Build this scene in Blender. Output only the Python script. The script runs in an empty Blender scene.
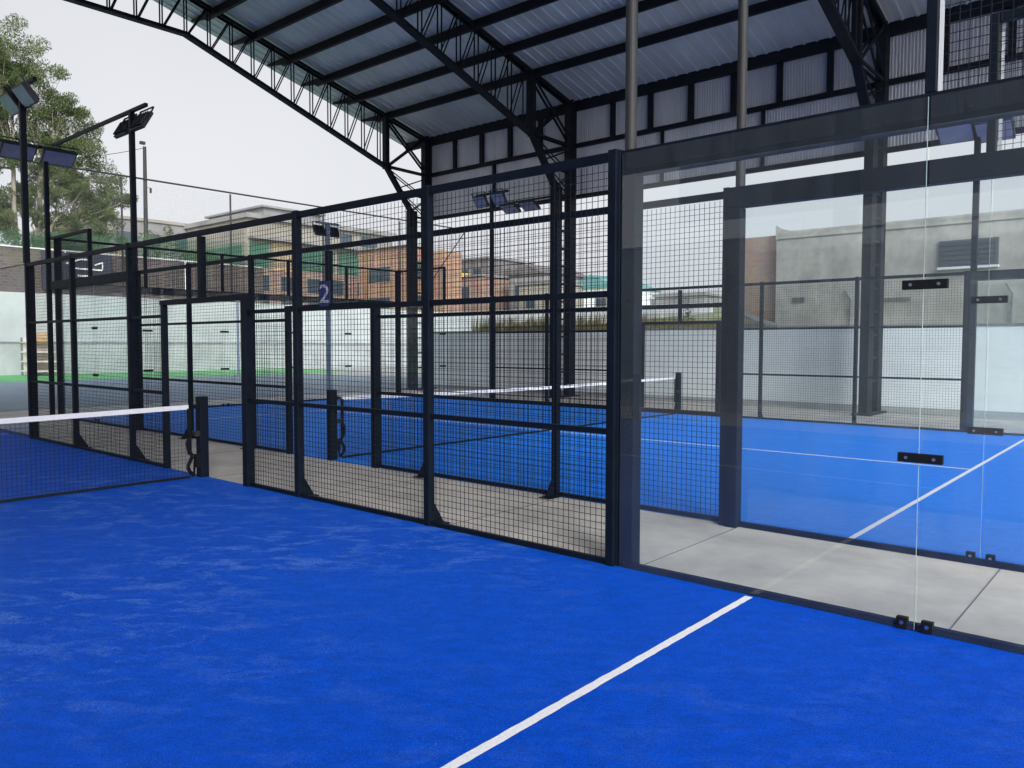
import bpy, math, random
from mathutils import Vector, Matrix
random.seed(7)
S = bpy.context.scene
COL = S.collection
R = math.radians

# ------------------------------------------------------------------ camera
cam_d = bpy.data.cameras.new("camera")
cam = bpy.data.objects.new("camera", cam_d); COL.objects.link(cam)
cam.location = (9.11348, -4.80155, 1.62747)
cam.rotation_euler = (1.52166, -0.00182, 0.71076)
cam_d.sensor_width = 36; cam_d.lens = 36*783.64/1024
cam_d.clip_start = 0.05; cam_d.clip_end = 2000
S.camera = cam

# ------------------------------------------------------------------ sky, sun, exposure
GLOW = 3.3
SUN_EL, SUN_AZ = R(29), R(126)          # azimuth of the sun, clockwise from +Y
w = bpy.data.worlds.new("World"); S.world = w; w.use_nodes = True
nt = w.node_tree; N = nt.nodes; L = nt.links; N.clear()
sky = N.new('ShaderNodeTexSky'); sky.sky_type = 'NISHITA'; sky.sun_disc = False
sky.sun_elevation = SUN_EL; sky.sun_rotation = SUN_AZ; sky.dust_density = 4.0; sky.air_density = 1.0
hs = N.new('ShaderNodeHueSaturation'); hs.inputs['Saturation'].default_value = 0.10
L.new(sky.outputs[0], hs.inputs['Color'])
# an overcast layer: nearly even, with slow soft changes of brightness
tc = N.new('ShaderNodeTexCoord'); no = N.new('ShaderNodeTexNoise'); no.inputs['Scale'].default_value = 1.6
no.inputs['Detail'].default_value = 3
L.new(tc.outputs['Generated'], no.inputs['Vector'])
cr = N.new('ShaderNodeValToRGB'); L.new(no.outputs['Fac'], cr.inputs['Fac'])
cr.color_ramp.elements[0].position = 0.3; cr.color_ramp.elements[0].color = (7.5, 7.7, 8.35, 1)
cr.color_ramp.elements[1].position = 0.75; cr.color_ramp.elements[1].color = (8.6, 8.72, 9.15, 1)
mx = N.new('ShaderNodeMix'); mx.data_type = 'RGBA'; mx.inputs['Factor'].default_value = 0.62
L.new(hs.outputs[0], mx.inputs['A']); L.new(cr.outputs[0], mx.inputs['B'])
bg = N.new('ShaderNodeBackground'); bg.inputs['Strength'].default_value = 0.088
out = N.new('ShaderNodeOutputWorld')
# the cloud deck glows broadly round the hidden sun
dn = N.new('ShaderNodeVectorMath'); dn.operation = 'DOT_PRODUCT'; L.new(tc.outputs['Generated'], dn.inputs[0])
dn.inputs[1].default_value = (math.sin(SUN_AZ)*math.cos(SUN_EL), math.cos(SUN_AZ)*math.cos(SUN_EL), math.sin(SUN_EL))
gr = N.new('ShaderNodeMapRange'); gr.interpolation_type = 'SMOOTHERSTEP'; L.new(dn.outputs['Value'], gr.inputs[0])
gr.inputs[1].default_value = .35; gr.inputs[2].default_value = 1; gr.inputs[3].default_value = 1; gr.inputs[4].default_value = GLOW
vm = N.new('ShaderNodeVectorMath'); vm.operation = 'SCALE'; L.new(mx.outputs['Result'], vm.inputs[0]); L.new(gr.outputs[0], vm.inputs['Scale'])
L.new(vm.outputs[0], bg.inputs['Color']); L.new(bg.outputs[0], out.inputs['Surface'])
sd = bpy.data.lights.new("sun", 'SUN'); sd.energy = 1.25; sd.angle = R(18); sd.color = (1, .97, .93)
so = bpy.data.objects.new("sun", sd); COL.objects.link(so)
dirv = Vector((math.sin(SUN_AZ)*math.cos(SUN_EL), math.cos(SUN_AZ)*math.cos(SUN_EL), math.sin(SUN_EL)))
so.rotation_euler = dirv.to_track_quat('Z', 'Y').to_euler(); so.location = (0, -60, 40)
S.view_settings.view_transform = 'Standard'; S.view_settings.look = 'None'
S.view_settings.exposure = 0.45; S.view_settings.gamma = 1; S.view_settings.use_curve_mapping = False
S.render.engine = 'CYCLES'
S.cycles.max_bounces = 10; S.cycles.transparent_max_bounces = 40; S.cycles.diffuse_bounces = 5

# ------------------------------------------------------------------ mesh helpers
class MB:
    def __init__(s): s.v = []; s.f = []
    def box(s, x0, y0, z0, x1, y1, z1):
        b = len(s.v)
        s.v += [(x, y, z) for z in (z0, z1) for x, y in ((x0, y0), (x1, y0), (x1, y1), (x0, y1))]
        s.f += [tuple(b+i for i in q) for q in ((0,3,2,1),(4,5,6,7),(0,1,5,4),(1,2,6,5),(2,3,7,6),(3,0,4,7))]
        return s
    def cbox(s, c, d):
        return s.box(c[0]-d[0]/2, c[1]-d[1]/2, c[2]-d[2]/2, c[0]+d[0]/2, c[1]+d[1]/2, c[2]+d[2]/2)
    def frame_at(s, a, b, up=(0, 0, 1)):
        a = Vector(a); b = Vector(b); d = (b-a).normalized(); u = Vector(up)
        if abs(d.dot(u)) > .98: u = Vector((1, 0, 0))
        r = d.cross(u).normalized(); u = r.cross(d).normalized()
        return a, b, r, u
    def bar(s, a, b, wd, h, up=(0, 0, 1)):
        a, b, r, u = s.frame_at(a, b, up); k = len(s.v)
        for p in (a, b):
            for sx, sy in ((-1,-1),(1,-1),(1,1),(-1,1)): s.v.append(tuple(p+r*sx*wd/2+u*sy*h/2))
        s.f += [tuple(k+i for i in q) for q in ((0,1,2,3),(7,6,5,4),(0,4,5,1),(1,5,6,2),(2,6,7,3),(3,7,4,0))]
        return s
    def tube(s, a, b, r0, r1=None, n=10, caps=True):
        r1 = r0 if r1 is None else r1
        a, b, r, u = s.frame_at(a, b); k = len(s.v)
        for p, rr in ((a, r0), (b, r1)):
            for i in range(n):
                t = 2*math.pi*i/n; s.v.append(tuple(p+r*math.cos(t)*rr+u*math.sin(t)*rr))
        for i in range(n):
            j = (i+1) % n; s.f.append((k+i, k+j, k+n+j, k+n+i))
        if caps: s.f.append(tuple(k+i for i in reversed(range(n)))); s.f.append(tuple(k+n+i for i in range(n)))
        return s
    def poly_tube(s, pts, r, n=8):
        for a, b in zip(pts, pts[1:]): s.tube(a, b, r, r, n)
        return s
    def quad(s, *p):
        k = len(s.v); s.v += [tuple(q) for q in p]; s.f.append(tuple(range(k, k+len(p)))); return s
    def prism(s, poly, axis, a, b):
        """poly in the two other axes, extruded along axis from a to b"""
        k = len(s.v); n = len(poly)
        def P(t, p):
            if axis == 'x': return (t, p[0], p[1])
            if axis == 'y': return (p[0], t, p[1])
            return (p[0], p[1], t)
        s.v += [P(a, p) for p in poly]+[P(b, p) for p in poly]
        s.f.append(tuple(k+i for i in range(n))); s.f.append(tuple(k+n+i for i in reversed(range(n))))
        for i in range(n):
            j = (i+1) % n; s.f.append((k+i, k+n+i, k+n+j, k+j))
        return s
    def build(s, name, m, parent=None, smooth=False, bevel=0):
        me = bpy.data.meshes.new(name); me.from_pydata(s.v, [], s.f); me.update()
        me.materials.append(m)
        import bmesh
        if not smooth or bevel == 0:
            bm = bmesh.new(); bm.from_mesh(me); bmesh.ops.recalc_face_normals(bm, faces=bm.faces); bm.to_mesh(me); bm.free()
        if smooth:
            for p in me.polygons: p.use_smooth = True
        o = bpy.data.objects.new(name, me); COL.objects.link(o)
        if parent: o.parent = parent
        if bevel:
            b = o.modifiers.new('b', 'BEVEL'); b.width = bevel; b.segments = 2; b.limit_method = 'ANGLE'; b.angle_limit = R(50)
        return o

def tag(o, label, cat, group=None):
    o['label'] = label; o['category'] = cat
    if group: o['group'] = group
    return o
def thing(name, loc, label, cat, group=None, rz=0):
    o = bpy.data.objects.new(name, None); COL.objects.link(o); o.location = loc; o.rotation_euler = (0, 0, rz)
    o.empty_display_size = .2
    return tag(o, label, cat, group)
def kids(o): return [c for c in bpy.data.objects if c.parent == o]
def struct(name, mb, m):
    o = mb.build(name, m); o['kind'] = 'structure'; return o

# ------------------------------------------------------------------ materials
def mat(name, col, rough=.6, metal=0, spec=.5, var=0, vscale=3, bump=0, bscale=40, stretch=None, col2=None, lo=.35, hi=.7):
    m = bpy.data.materials.new(name); m.use_nodes = True; t = m.node_tree; n = t.nodes; p = n['Principled BSDF']
    p.inputs['Base Color'].default_value = (*col, 1); p.inputs['Roughness'].default_value = rough
    p.inputs['Metallic'].default_value = metal; p.inputs['Specular IOR Level'].default_value = spec
    tcn = n.new('ShaderNodeTexCoord'); mp = n.new('ShaderNodeMapping'); t.links.new(tcn.outputs['Object'], mp.inputs['Vector'])
    if stretch: mp.inputs['Scale'].default_value = stretch
    if var or col2:
        nz = n.new('ShaderNodeTexNoise'); nz.inputs['Scale'].default_value = vscale; nz.inputs['Detail'].default_value = 6
        nz.inputs['Roughness'].default_value = .62
        t.links.new(mp.outputs[0], nz.inputs['Vector'])
        r = n.new('ShaderNodeValToRGB'); t.links.new(nz.outputs['Fac'], r.inputs['Fac'])
        c2 = col2 or tuple(min(1, c*(1+var)) for c in col); c1 = tuple(c*(1-var) for c in col) if not col2 else col
        r.color_ramp.elements[0].position = lo; r.color_ramp.elements[0].color = (*c1, 1)
        r.color_ramp.elements[1].position = hi; r.color_ramp.elements[1].color = (*c2, 1)
        t.links.new(r.outputs[0], p.inputs['Base Color'])
    if bump:
        nb = n.new('ShaderNodeTexNoise'); nb.inputs['Scale'].default_value = bscale; nb.inputs['Detail'].default_value = 4
        t.links.new(mp.outputs[0], nb.inputs['Vector'])
        b = n.new('ShaderNodeBump'); b.inputs['Strength'].default_value = bump; b.inputs['Distance'].default_value = .01
        t.links.new(nb.outputs['Fac'], b.inputs['Height']); t.links.new(b.outputs[0], p.inputs['Normal'])
    return m

M = {}
M['steel'] = mat('dark_paint', (.0035, .007, .014), .55, 0, .14, var=.3, vscale=6)
M['truss'] = mat('dark_primer', (.006, .008, .014), .65, 0, .2, var=.35, vscale=4)
M['wire'] = mat('wire_black', (.007, .010, .017), .55, 0, .2)
M['black'] = mat('black_rubber', (.006, .007, .010), .7, 0, .15)
M['bolt'] = mat('bolt_metal', (.6, .6, .6), .3, 1)
M['galv'] = mat('galvanised_pole', (.024, .025, .027), .6, .1, .4, var=.25, vscale=9, stretch=(1, 1, .3))
M['greypole'] = mat('pale_pole', (.16, .21, .30), .5, .2, .5, var=.2, vscale=5)
M['alu'] = mat('bare_aluminium', (.78, .79, .8), .35, .3)
M['tape'] = mat('white_tape', (.78, .78, .80), .7, var=.06, vscale=12)
M['lamp_body'] = mat('lamp_housing', (.018, .022, .032), .45)
M['lamp_glass'] = mat('lamp_glass', (.20, .22, .32), .18, 0, .6, var=.15, vscale=5)
M['white_wall'] = mat('white_painted_wall', (.80, .84, .86), .8, var=.07, vscale=.7, bump=.1, bscale=20, stretch=(1, 1, 2))
M['plinth'] = mat('grey_rendered_wall', (.40, .42, .42), .85, var=.18, vscale=.8, bump=.1, bscale=20)
M['mint_wall'] = mat('pale_green_white_wall', (.45, .475, .475), .8, var=.14, vscale=.5)
M['ground'] = mat('ground_concrete', (.34, .34, .33), .85, 0, .3, var=.16, vscale=.9, bump=.15, bscale=60)
M['green_floor'] = mat('green_margin', (.10, .36, .12), .7, var=.25, vscale=1.2)
M['grey_court'] = mat('greyblue_court', (.17, .22, .28), .6, var=.15, vscale=.6)
M['brick_orange'] = None

def concrete_slab():
    m = mat('gap_concrete', (.50, .468, .425), .75, 0, .35, var=.2, vscale=1.7, bump=.25, bscale=70, lo=.3, hi=.66)
    return m
M['slab'] = concrete_slab()

def turf_mat(name, base, dust, dmix, stretch, rough=.55):
    m = bpy.data.materials.new(name); m.use_nodes = True; t = m.node_tree; n = t.nodes; l = t.links; p = n['Principled BSDF']
    p.inputs['Roughness'].default_value = rough; p.inputs['Specular IOR Level'].default_value = .04
    p.inputs['Sheen Weight'].default_value = .12; p.inputs['Sheen Roughness'].default_value = .4
    p.inputs['Sheen Tint'].default_value = (.05, .35, 1, 1)
    tcn = n.new('ShaderNodeTexCoord'); mp = n.new('ShaderNodeMapping'); mp.inputs['Scale'].default_value = stretch
    vr_ = n.new('ShaderNodeVectorRotate'); vr_.rotation_type = 'Z_AXIS'; vr_.inputs['Angle'].default_value = R(-36)
    l.new(tcn.outputs['Object'], vr_.inputs['Vector']); l.new(vr_.outputs[0], mp.inputs['Vector'])
    def noise(sc, det, rgh, vec, dist=0):
        a = n.new('ShaderNodeTexNoise'); a.inputs['Scale'].default_value = sc; a.inputs['Detail'].default_value = det
        a.inputs['Roughness'].default_value = rgh; a.inputs['Distortion'].default_value = dist; l.new(vec, a.inputs['Vector']); return a
    def ramp(src, lo, hi, c0=(0, 0, 0, 1), c1=(1, 1, 1, 1)):
        r = n.new('ShaderNodeValToRGB'); l.new(src, r.inputs['Fac'])
        r.color_ramp.elements[0].position = lo; r.color_ramp.elements[0].color = c0
        r.color_ramp.elements[1].position = hi; r.color_ramp.elements[1].color = c1; return r
    def mul(a, b):
        q = n.new('ShaderNodeMath'); q.operation = 'MULTIPLY'; l.new(a, q.inputs[0])
        if isinstance(b, float): q.inputs[1].default_value = b
        else: l.new(b, q.inputs[1])
        return q.outputs[0]
    big = noise(2.6, 8, .72, mp.outputs[0], .5); bigr = ramp(big.outputs['Fac'], .50, .60)
    area = noise(.35, 2, .5, tcn.outputs['Object']); arear = ramp(area.outputs['Fac'], .38, .62)
    fine = noise(110, 2, .8, tcn.outputs['Object']); finer = ramp(fine.outputs['Fac'], .38, .6)
    gn = noise(190, 2, .9, tcn.outputs['Object']); gnr = ramp(gn.outputs['Fac'], .36, .64, (.55, .55, .55, 1), (1.35, 1.35, 1.35, 1))
    tone = noise(7, 5, .7, mp.outputs[0]); 
    toner = ramp(tone.outputs['Fac'], .35, .7, (*[c*.80 for c in base], 1), (*[min(1, c*1.12) for c in base], 1))
    f = mul(mul(bigr.outputs[0], arear.outputs[0]), finer.outputs[0]); sxx = n.new('ShaderNodeSeparateXYZ'); l.new(tcn.outputs['Object'], sxx.inputs[0])
    wr = n.new('ShaderNodeMapRange'); wr.interpolation_type = 'SMOOTHSTEP'; l.new(sxx.outputs[0], wr.inputs[0])   # play wears the middle of the court
    wr.inputs[1].default_value = 4.2; wr.inputs[2].default_value = 7.4; wr.inputs[3].default_value = 1; wr.inputs[4].default_value = .22
    f = mul(f, wr.outputs[0]); f = mul(f, dmix)
    x1 = n.new('ShaderNodeMix'); x1.data_type = 'RGBA'; l.new(f, x1.inputs['Factor']); l.new(toner.outputs[0], x1.inputs['A'])
    x1.inputs['B'].default_value = (*dust, 1)
    # sand grains
    vo = n.new('ShaderNodeTexVoronoi'); vo.inputs['Scale'].default_value = 70; l.new(tcn.outputs['Object'], vo.inputs['Vector'])
    vr = ramp(vo.outputs['Distance'], .08, .16, (1, 1, 1, 1), (0, 0, 0, 1))
    sp = noise(1.7, 4, .6, tcn.outputs['Object']); spr = ramp(sp.outputs['Fac'], .45, .75)
    g = mul(mul(vr.outputs[0], spr.outputs[0]), .8)
    x2 = n.new('ShaderNodeMix'); x2.data_type = 'RGBA'; l.new(g, x2.inputs['Factor']); l.new(x1.outputs['Result'], x2.inputs['A'])
    x2.inputs['B'].default_value = (.30, .42, .85, 1)
    x3 = n.new('ShaderNodeMix'); x3.data_type = 'RGBA'; x3.blend_type = 'MULTIPLY'; x3.inputs['Factor'].default_value = 1
    l.new(x2.outputs['Result'], x3.inputs['A']); l.new(gnr.outputs[0], x3.inputs['B']); l.new(x3.outputs['Result'], p.inputs['Base Color'])
    nb = noise(140, 3, .8, tcn.outputs['Object'])
    b = n.new('ShaderNodeBump'); b.inputs['Strength'].default_value = .55; b.inputs['Distance'].default_value = .012
    l.new(nb.outputs['Fac'], b.inputs['Height']); l.new(b.outputs[0], p.inputs['Normal'])
    return m
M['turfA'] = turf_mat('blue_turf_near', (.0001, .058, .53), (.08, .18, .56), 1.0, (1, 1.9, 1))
M['turfB'] = turf_mat('blue_turf_far', (.0001, .215, .95), (.005, .28, .9), .45, (1, 2, 1), .5)  # same turf in a brighter blue: sheen at grazing view put into the colour

def glass_mat(name, tint, refl=1.0, dirt=.035):
    m = bpy.data.materials.new(name); m.use_nodes = True; t = m.node_tree; n = t.nodes; l = t.links; n.clear()
    o = n.new('ShaderNodeOutputMaterial'); tr = n.new('ShaderNodeBsdfTransparent'); tr.inputs[0].default_value = (*tint, 1)
    gl = n.new('ShaderNodeBsdfGlossy'); gl.inputs['Roughness'].default_value = .0
    df = n.new('ShaderNodeBsdfDiffuse'); df.inputs[0].default_value = (.75, .85, .9, 1)
    lw = n.new('ShaderNodeNewGeometry'); dt = n.new('ShaderNodeVectorMath'); dt.operation = 'DOT_PRODUCT'
    l.new(lw.outputs['Incoming'], dt.inputs[0]); l.new(lw.outputs['Normal'], dt.inputs[1])
    def mt(op, a, b=None):
        q = n.new('ShaderNodeMath'); q.operation = op
        for i, v in enumerate((a, b)):
            if v is None: continue
            if isinstance(v, (int, float)): q.inputs[i].default_value = v
            else: l.new(v, q.inputs[i])
        return q.outputs[0]
    c = mt('ABSOLUTE', dt.outputs['Value']); k = mt('SUBTRACT', 1.0, c); k5 = mt('POWER', k, 5.0)
    F = mt('MULTIPLY', mt('ADD', mt('MULTIPLY', k5, .96), .04), refl)
    tcn = n.new('ShaderNodeTexCoord'); mp = n.new('ShaderNodeMapping'); mp.inputs['Scale'].default_value = (1.5, 1.5, .35)
    l.new(tcn.outputs['Object'], mp.inputs[0]); nz = n.new('ShaderNodeTexNoise'); nz.inputs['Scale'].default_value = 3; nz.inputs['Detail'].default_value = 6
    l.new(mp.outputs[0], nz.inputs['Vector']); r = n.new('ShaderNodeMapRange'); l.new(nz.outputs['Fac'], r.inputs[0])
    r.inputs[1].default_value = .3; r.inputs[2].default_value = .75; r.inputs[3].default_value = dirt*.5; r.inputs[4].default_value = dirt*1.5
    a = n.new('ShaderNodeMixShader'); l.new(r.outputs[0], a.inputs[0]); l.new(tr.outputs[0], a.inputs[1]); l.new(df.outputs[0], a.inputs[2])
    b = n.new('ShaderNodeMixShader'); l.new(F, b.inputs[0]); l.new(a.outputs[0], b.inputs[1]); l.new(gl.outputs[0], b.inputs[2])
    l.new(b.outputs[0], o.inputs[0]); return m
M['glass'] = glass_mat('court_glass', (.957, .980, .985), 1.1, .013)
M['glass_edge'] = mat('glass_edge', (.30, .40, .42), .3, 0, .5, var=.5, vscale=2)

def corr_mat():
    m = mat('corrugated_sheet', (.47, .48, .52), .42, .25, .5, var=.12, vscale=1.2, stretch=(1, 1, .2))
    return m
M['sheet'] = corr_mat()
M['roof'] = mat('roof_sheet', (.56, .585, .60), .40, .3, .5, var=.14, vscale=.9, stretch=(1, .15, 1))

def brick_mat(name, c1, c2, mortar, scale=4, off=0):
    m = bpy.data.materials.new(name); m.use_nodes = True; t = m.node_tree; n = t.nodes; l = t.links; p = n['Principled BSDF']
    p.inputs['Roughness'].default_value = .9
    tcn = n.new('ShaderNodeTexCoord'); sx = n.new('ShaderNodeSeparateXYZ'); l.new(tcn.outputs['Object'], sx.inputs[0])
    ad = n.new('ShaderNodeMath'); ad.operation = 'ADD'; l.new(sx.outputs[0], ad.inputs[0]); l.new(sx.outputs[1], ad.inputs[1])
    cx = n.new('ShaderNodeCombineXYZ'); l.new(ad.outputs[0], cx.inputs[0]); l.new(sx.outputs[2], cx.inputs[1])
    b = n.new('ShaderNodeTexBrick'); b.inputs['Scale'].default_value = scale; l.new(cx.outputs[0], b.inputs['Vector'])
    b.inputs['Color1'].default_value = (*c1, 1); b.inputs['Color2'].default_value = (*c2, 1); b.inputs['Mortar'].default_value = (*mortar, 1)
    b.inputs['Mortar Size'].default_value = .03
    nz = n.new('ShaderNodeTexNoise'); nz.inputs['Scale'].default_value = 1.3; nz.inputs['Detail'].default_value = 6; l.new(tcn.outputs['Object'], nz.inputs[0])
    mx = n.new('ShaderNodeMix'); mx.data_type = 'RGBA'; mx.blend_type = 'MULTIPLY'; mx.inputs['Factor'].default_value = .5
    l.new(b.outputs[0], mx.inputs['A']); l.new(nz.outputs['Color'], mx.inputs['B'])
    l.new(mx.outputs['Result'], p.inputs['Base Color']); return m
M['brick'] = brick_mat('old_brick', (.58, .36, .28), (.48, .30, .24), (.42, .36, .30), 3)
M['brick_brown'] = brick_mat('brown_brick', (.40, .24, .18), (.33, .20, .16), (.40, .34, .30), 2)
M['brick_orange'] = brick_mat('orange_brick', (.46, .25, .16), (.38, .20, .13), (.5, .38, .28), 2)

def stained_concrete():
    m = bpy.data.materials.new('stained_render'); m.use_nodes = True; t = m.node_tree; n = t.nodes; l = t.links; p = n['Principled BSDF']
    p.inputs['Roughness'].default_value = .9
    tcn = n.new('ShaderNodeTexCoord')
    def nz(sc, st, lo, hi, a, b):
        mp = n.new('ShaderNodeMapping'); mp.inputs['Scale'].default_value = st; l.new(tcn.outputs['Object'], mp.inputs[0])
        q = n.new('ShaderNodeTexNoise'); q.inputs['Scale'].default_value = sc; q.inputs['Detail'].default_value = 8; q.inputs['Roughness'].default_value = .65
        l.new(mp.outputs[0], q.inputs[0]); r = n.new('ShaderNodeValToRGB'); l.new(q.outputs['Fac'], r.inputs[0])
        r.color_ramp.elements[0].position = lo; r.color_ramp.elements[0].color = (*a, 1)
        r.color_ramp.elements[1].position = hi; r.color_ramp.elements[1].color = (*b, 1); return r
    a = nz(1.1, (1, 1, 1), .35, .65, (.38, .365, .33), (.58, .55, .50)); b = nz(2.0, (1, 1, .55), .38, .60, (.80, .82, .84), (1, 1, 1))
    mx = n.new('ShaderNodeMix'); mx.data_type = 'RGBA'; mx.blend_type = 'MULTIPLY'; mx.inputs['Factor'].default_value = .8
    l.new(a.outputs[0], mx.inputs['A']); l.new(b.outputs[0], mx.inputs['B']); l.new(mx.outputs['Result'], p.inputs['Base Color'])
    return m
M['render_wall'] = stained_concrete()
M['coping'] = mat('coping', (.20, .22, .22), .9, var=.3, vscale=2)

# ------------------------------------------------------------------ ground
struct('ground', MB().quad((-400, -200, 0), (300, -200, 0), (300, 16.3, 0), (-400, 16.3, 0)).quad((-38.2, 16.3, 0), (300, 16.3, 0), (300, 80, 0), (-38.2, 80, 0)), M['ground'])
struct('concrete_walkway', MB().box(-12.6, -13.0, -.05, 13.5, 15.4, .004), M['slab'])
jm = mat('saw_cut', (.15, .15, .15), .9)
mb = MB()
for x in (-9.9, -7.9, -5.9, -3.9, -1.9, .1, 2.1, 4.1, 6.11, 8.13, 10.1): mb.box(x, .06, .002, x+.009, 1.80, .0065)
for x in (-8, -4, 0, 4, 8): mb.box(x, 12.1, .002, x+.009, 14.3, .0065)
struct('pavement_joint', mb, jm)
# the neighbouring tennis area to the left
struct('sports_court_floor', MB().box(-29.3, -9, 0, -12.7, 21, .010), M['grey_court'])
struct('court_margin', MB().box(-37.9, -14, 0, -29.35, 25.5, .012), M['green_floor'])
# terraces: the land behind the walls lies higher
hillm = mat('scrub_land', (.16, .18, .09), .95, var=.35, vscale=.6)
struct('terrain', MB()
       .quad((-38.3, -200, 4.2), (-38.3, 80, 4.2), (-400, 80, 7.5), (-400, -200, 7.5))
       .quad((-13.3, 17.2, 1.9), (60, 17.2, 1.9), (60, 60, 5.2), (-13.3, 60, 5.2))
       .quad((-13.3, 17.2, -.1), (-13.3, 17.2, 1.9), (-13.3, 60, 5.2), (-13.3, 60, -.1))
       .quad((-38.3, 40.2, 4.2), (-13.3, 40.2, 3.6), (-13.3, 60, 5.2), (-38.3, 60, 5.2))
       .quad((-400, 59.9, 5.2), (300, 59.9, 5.2), (300, 400, 9), (-400, 400, 9)), hillm)

# ------------------------------------------------------------------ turf + lines
G = 1.865
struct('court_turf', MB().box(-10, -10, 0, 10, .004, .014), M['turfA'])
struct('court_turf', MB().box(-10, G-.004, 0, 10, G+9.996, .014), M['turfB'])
def line_mat():
    m = mat('line_white', (.74, .76, .80), .8, var=.1, vscale=60, bump=.5, bscale=200); return m
M['line'] = line_mat()
for y0, y1, nm in ((-9.99, -.04, 'near'), (G+.04, G+9.96, 'far')):
    for x in (7.03, -7.03):
        mb = MB(); n_ = 220; random.seed(3)
        # slightly frayed edges, as cut carpet strips have
        ys = [y0+(y1-y0)*i/n_ for i in range(n_+1)]
        e0 = [x-.025+random.uniform(-.0022, .0022) for _ in ys]; e1 = [x+.025+random.uniform(-.0022, .0022) for _ in ys]
        for i in range(n_): mb.quad((e0[i], ys[i], .0175), (e1[i], ys[i], .0175), (e1[i+1], ys[i+1], .0175), (e0[i+1], ys[i+1], .0175))
        struct('service_line', mb, M['line'])
    yc = (y0+y1)/2
    struct('centre_line', MB().box(-7.15, yc-.025, .015, 7.003, yc+.025, .0178), M['line']) if nm == 'far' else struct('centre_line', MB().box(-7.15, yc-.025, .015, 7.003, yc+.025, .0178), M['line'])
random.seed(7)

# ------------------------------------------------------------------ court enclosures
WIRE = .0036
def wire_panel(x0, x1, z0, z1, name, parent, axis='x', at=0):
    """welded mesh, 50 mm squares, as real wires"""
    mb = MB(); h = WIRE/2
    nx = max(1, round((x1-x0)/.05)); nz = max(1, round((z1-z0)/.05))
    for i in range(1, nx):
        x = x0+(x1-x0)*i/nx
        if axis == 'x': mb.box(x-h, at-h, z0, x+h, at+h, z1)
        else: mb.box(at-h, x-h, z0, at+h, x+h, z1)
    for j in range(1, nz):
        z = z0+(z1-z0)*j/nz
        if axis == 'x': mb.box(x0, at+h, z-h, x1, at+h*3, z+h)
        else: mb.box(at+h, x0, z-h, at+h*3, x1, z+h)
    return mb.build(name, M['wire'], parent)

def gusset(x, side, parent):
    y0 = .04*side; y1 = .17*side
    MB().prism([(y0, .01), (y1, .01), (y1, .03), (y0, .24)], 'x', x-.006, x+.006).build('gusset', M['steel'], parent)
    MB().cbox((x, .10*side, .008), (.14, .2, .012)).build('base_plate', M['steel'], parent)

def mesh_fence(y, out, label, grp):
    t = thing('mesh_fence', (0, y, 0), label, 'fence', grp)
    for x in (-5.95, -4, -2, 2, 4, 5.95):
        MB().box(x-.036, -.036, 0, x+.036, .036, 3.03).build('post', M['steel'], t, bevel=.006)
        if abs(x) < 5: gusset(x, out, t)
    for x, wd in ((-1, .036), (1, .05)):
        MB().box(x-wd, -wd, 0, x+wd, wd, 2.14).build('door_post', M['steel'], t, bevel=.006)
    MB().box(-.04, -.04, 2.205, .04, .04, 2.94).build('post', M['steel'], t, bevel=.006)
    MB().box(-1.05, -.035, 2.14, 1.05, .035, 2.205).build('door_header', M['steel'], t, bevel=.005)
    for a, b in ((-5.91, -4.04), (-3.96, -2.04), (2.04, 3.96), (4.04, 5.91)):
        for z in (1.0, 2.0): MB().box(a, -.02, z-.02, b, .02, z+.02).build('rail', M['steel'], t)
        MB().box(a, -.02, .015, b, .02, .055).build('bottom_rail', M['steel'], t)
        for z0, z1 in ((.055, .98), (1.02, 1.98), (2.02, 2.94)): wire_panel(a, b, z0, z1, 'wire_mesh', t)
    for a, b in ((-1.96, -1.036), (1.05, 1.96)):
        for z in (1.0, 2.0): MB().box(a, -.02, z-.02, b, .02, z+.02).build('rail', M['steel'], t)
        MB().box(a, -.02, .015, b, .02, .055).build('bottom_rail', M['steel'], t)
        for z0, z1 in ((.055, .98), (1.02, 1.98), (2.02, 2.94)): wire_panel(a, b, z0, z1, 'wire_mesh', t)
    wire_panel(-1.0, -.04, 2.205, 2.94, 'wire_mesh', t); wire_panel(.04, 1.0, 2.205, 2.94, 'wire_mesh', t)
    MB().box(-5.91, -.028, 2.955, 5.91, .028, 3.015).build('top_rail', M['steel'], t)
    return t

def clamp(x, z, s, parent, hw=.115):
    # steel clamp plate bolted through the glass joint, on both faces of the glass
    c = MB().box(x-hw, s*.0065, z-.026, x+hw, s*.016, z+.026).box(x-hw, -s*.016, z-.026, x+hw, -s*.0065, z+.026).build('clamp', M['black'], parent, bevel=.003)
    b = MB()
    for dx in (-.62*hw, .62*hw):
        for q in (.016, -.021): b.tube((x+dx, q, z), (x+dx, q+.005, z), .009, n=10)
    b.build('bolt', M['bolt'], c)

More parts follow.
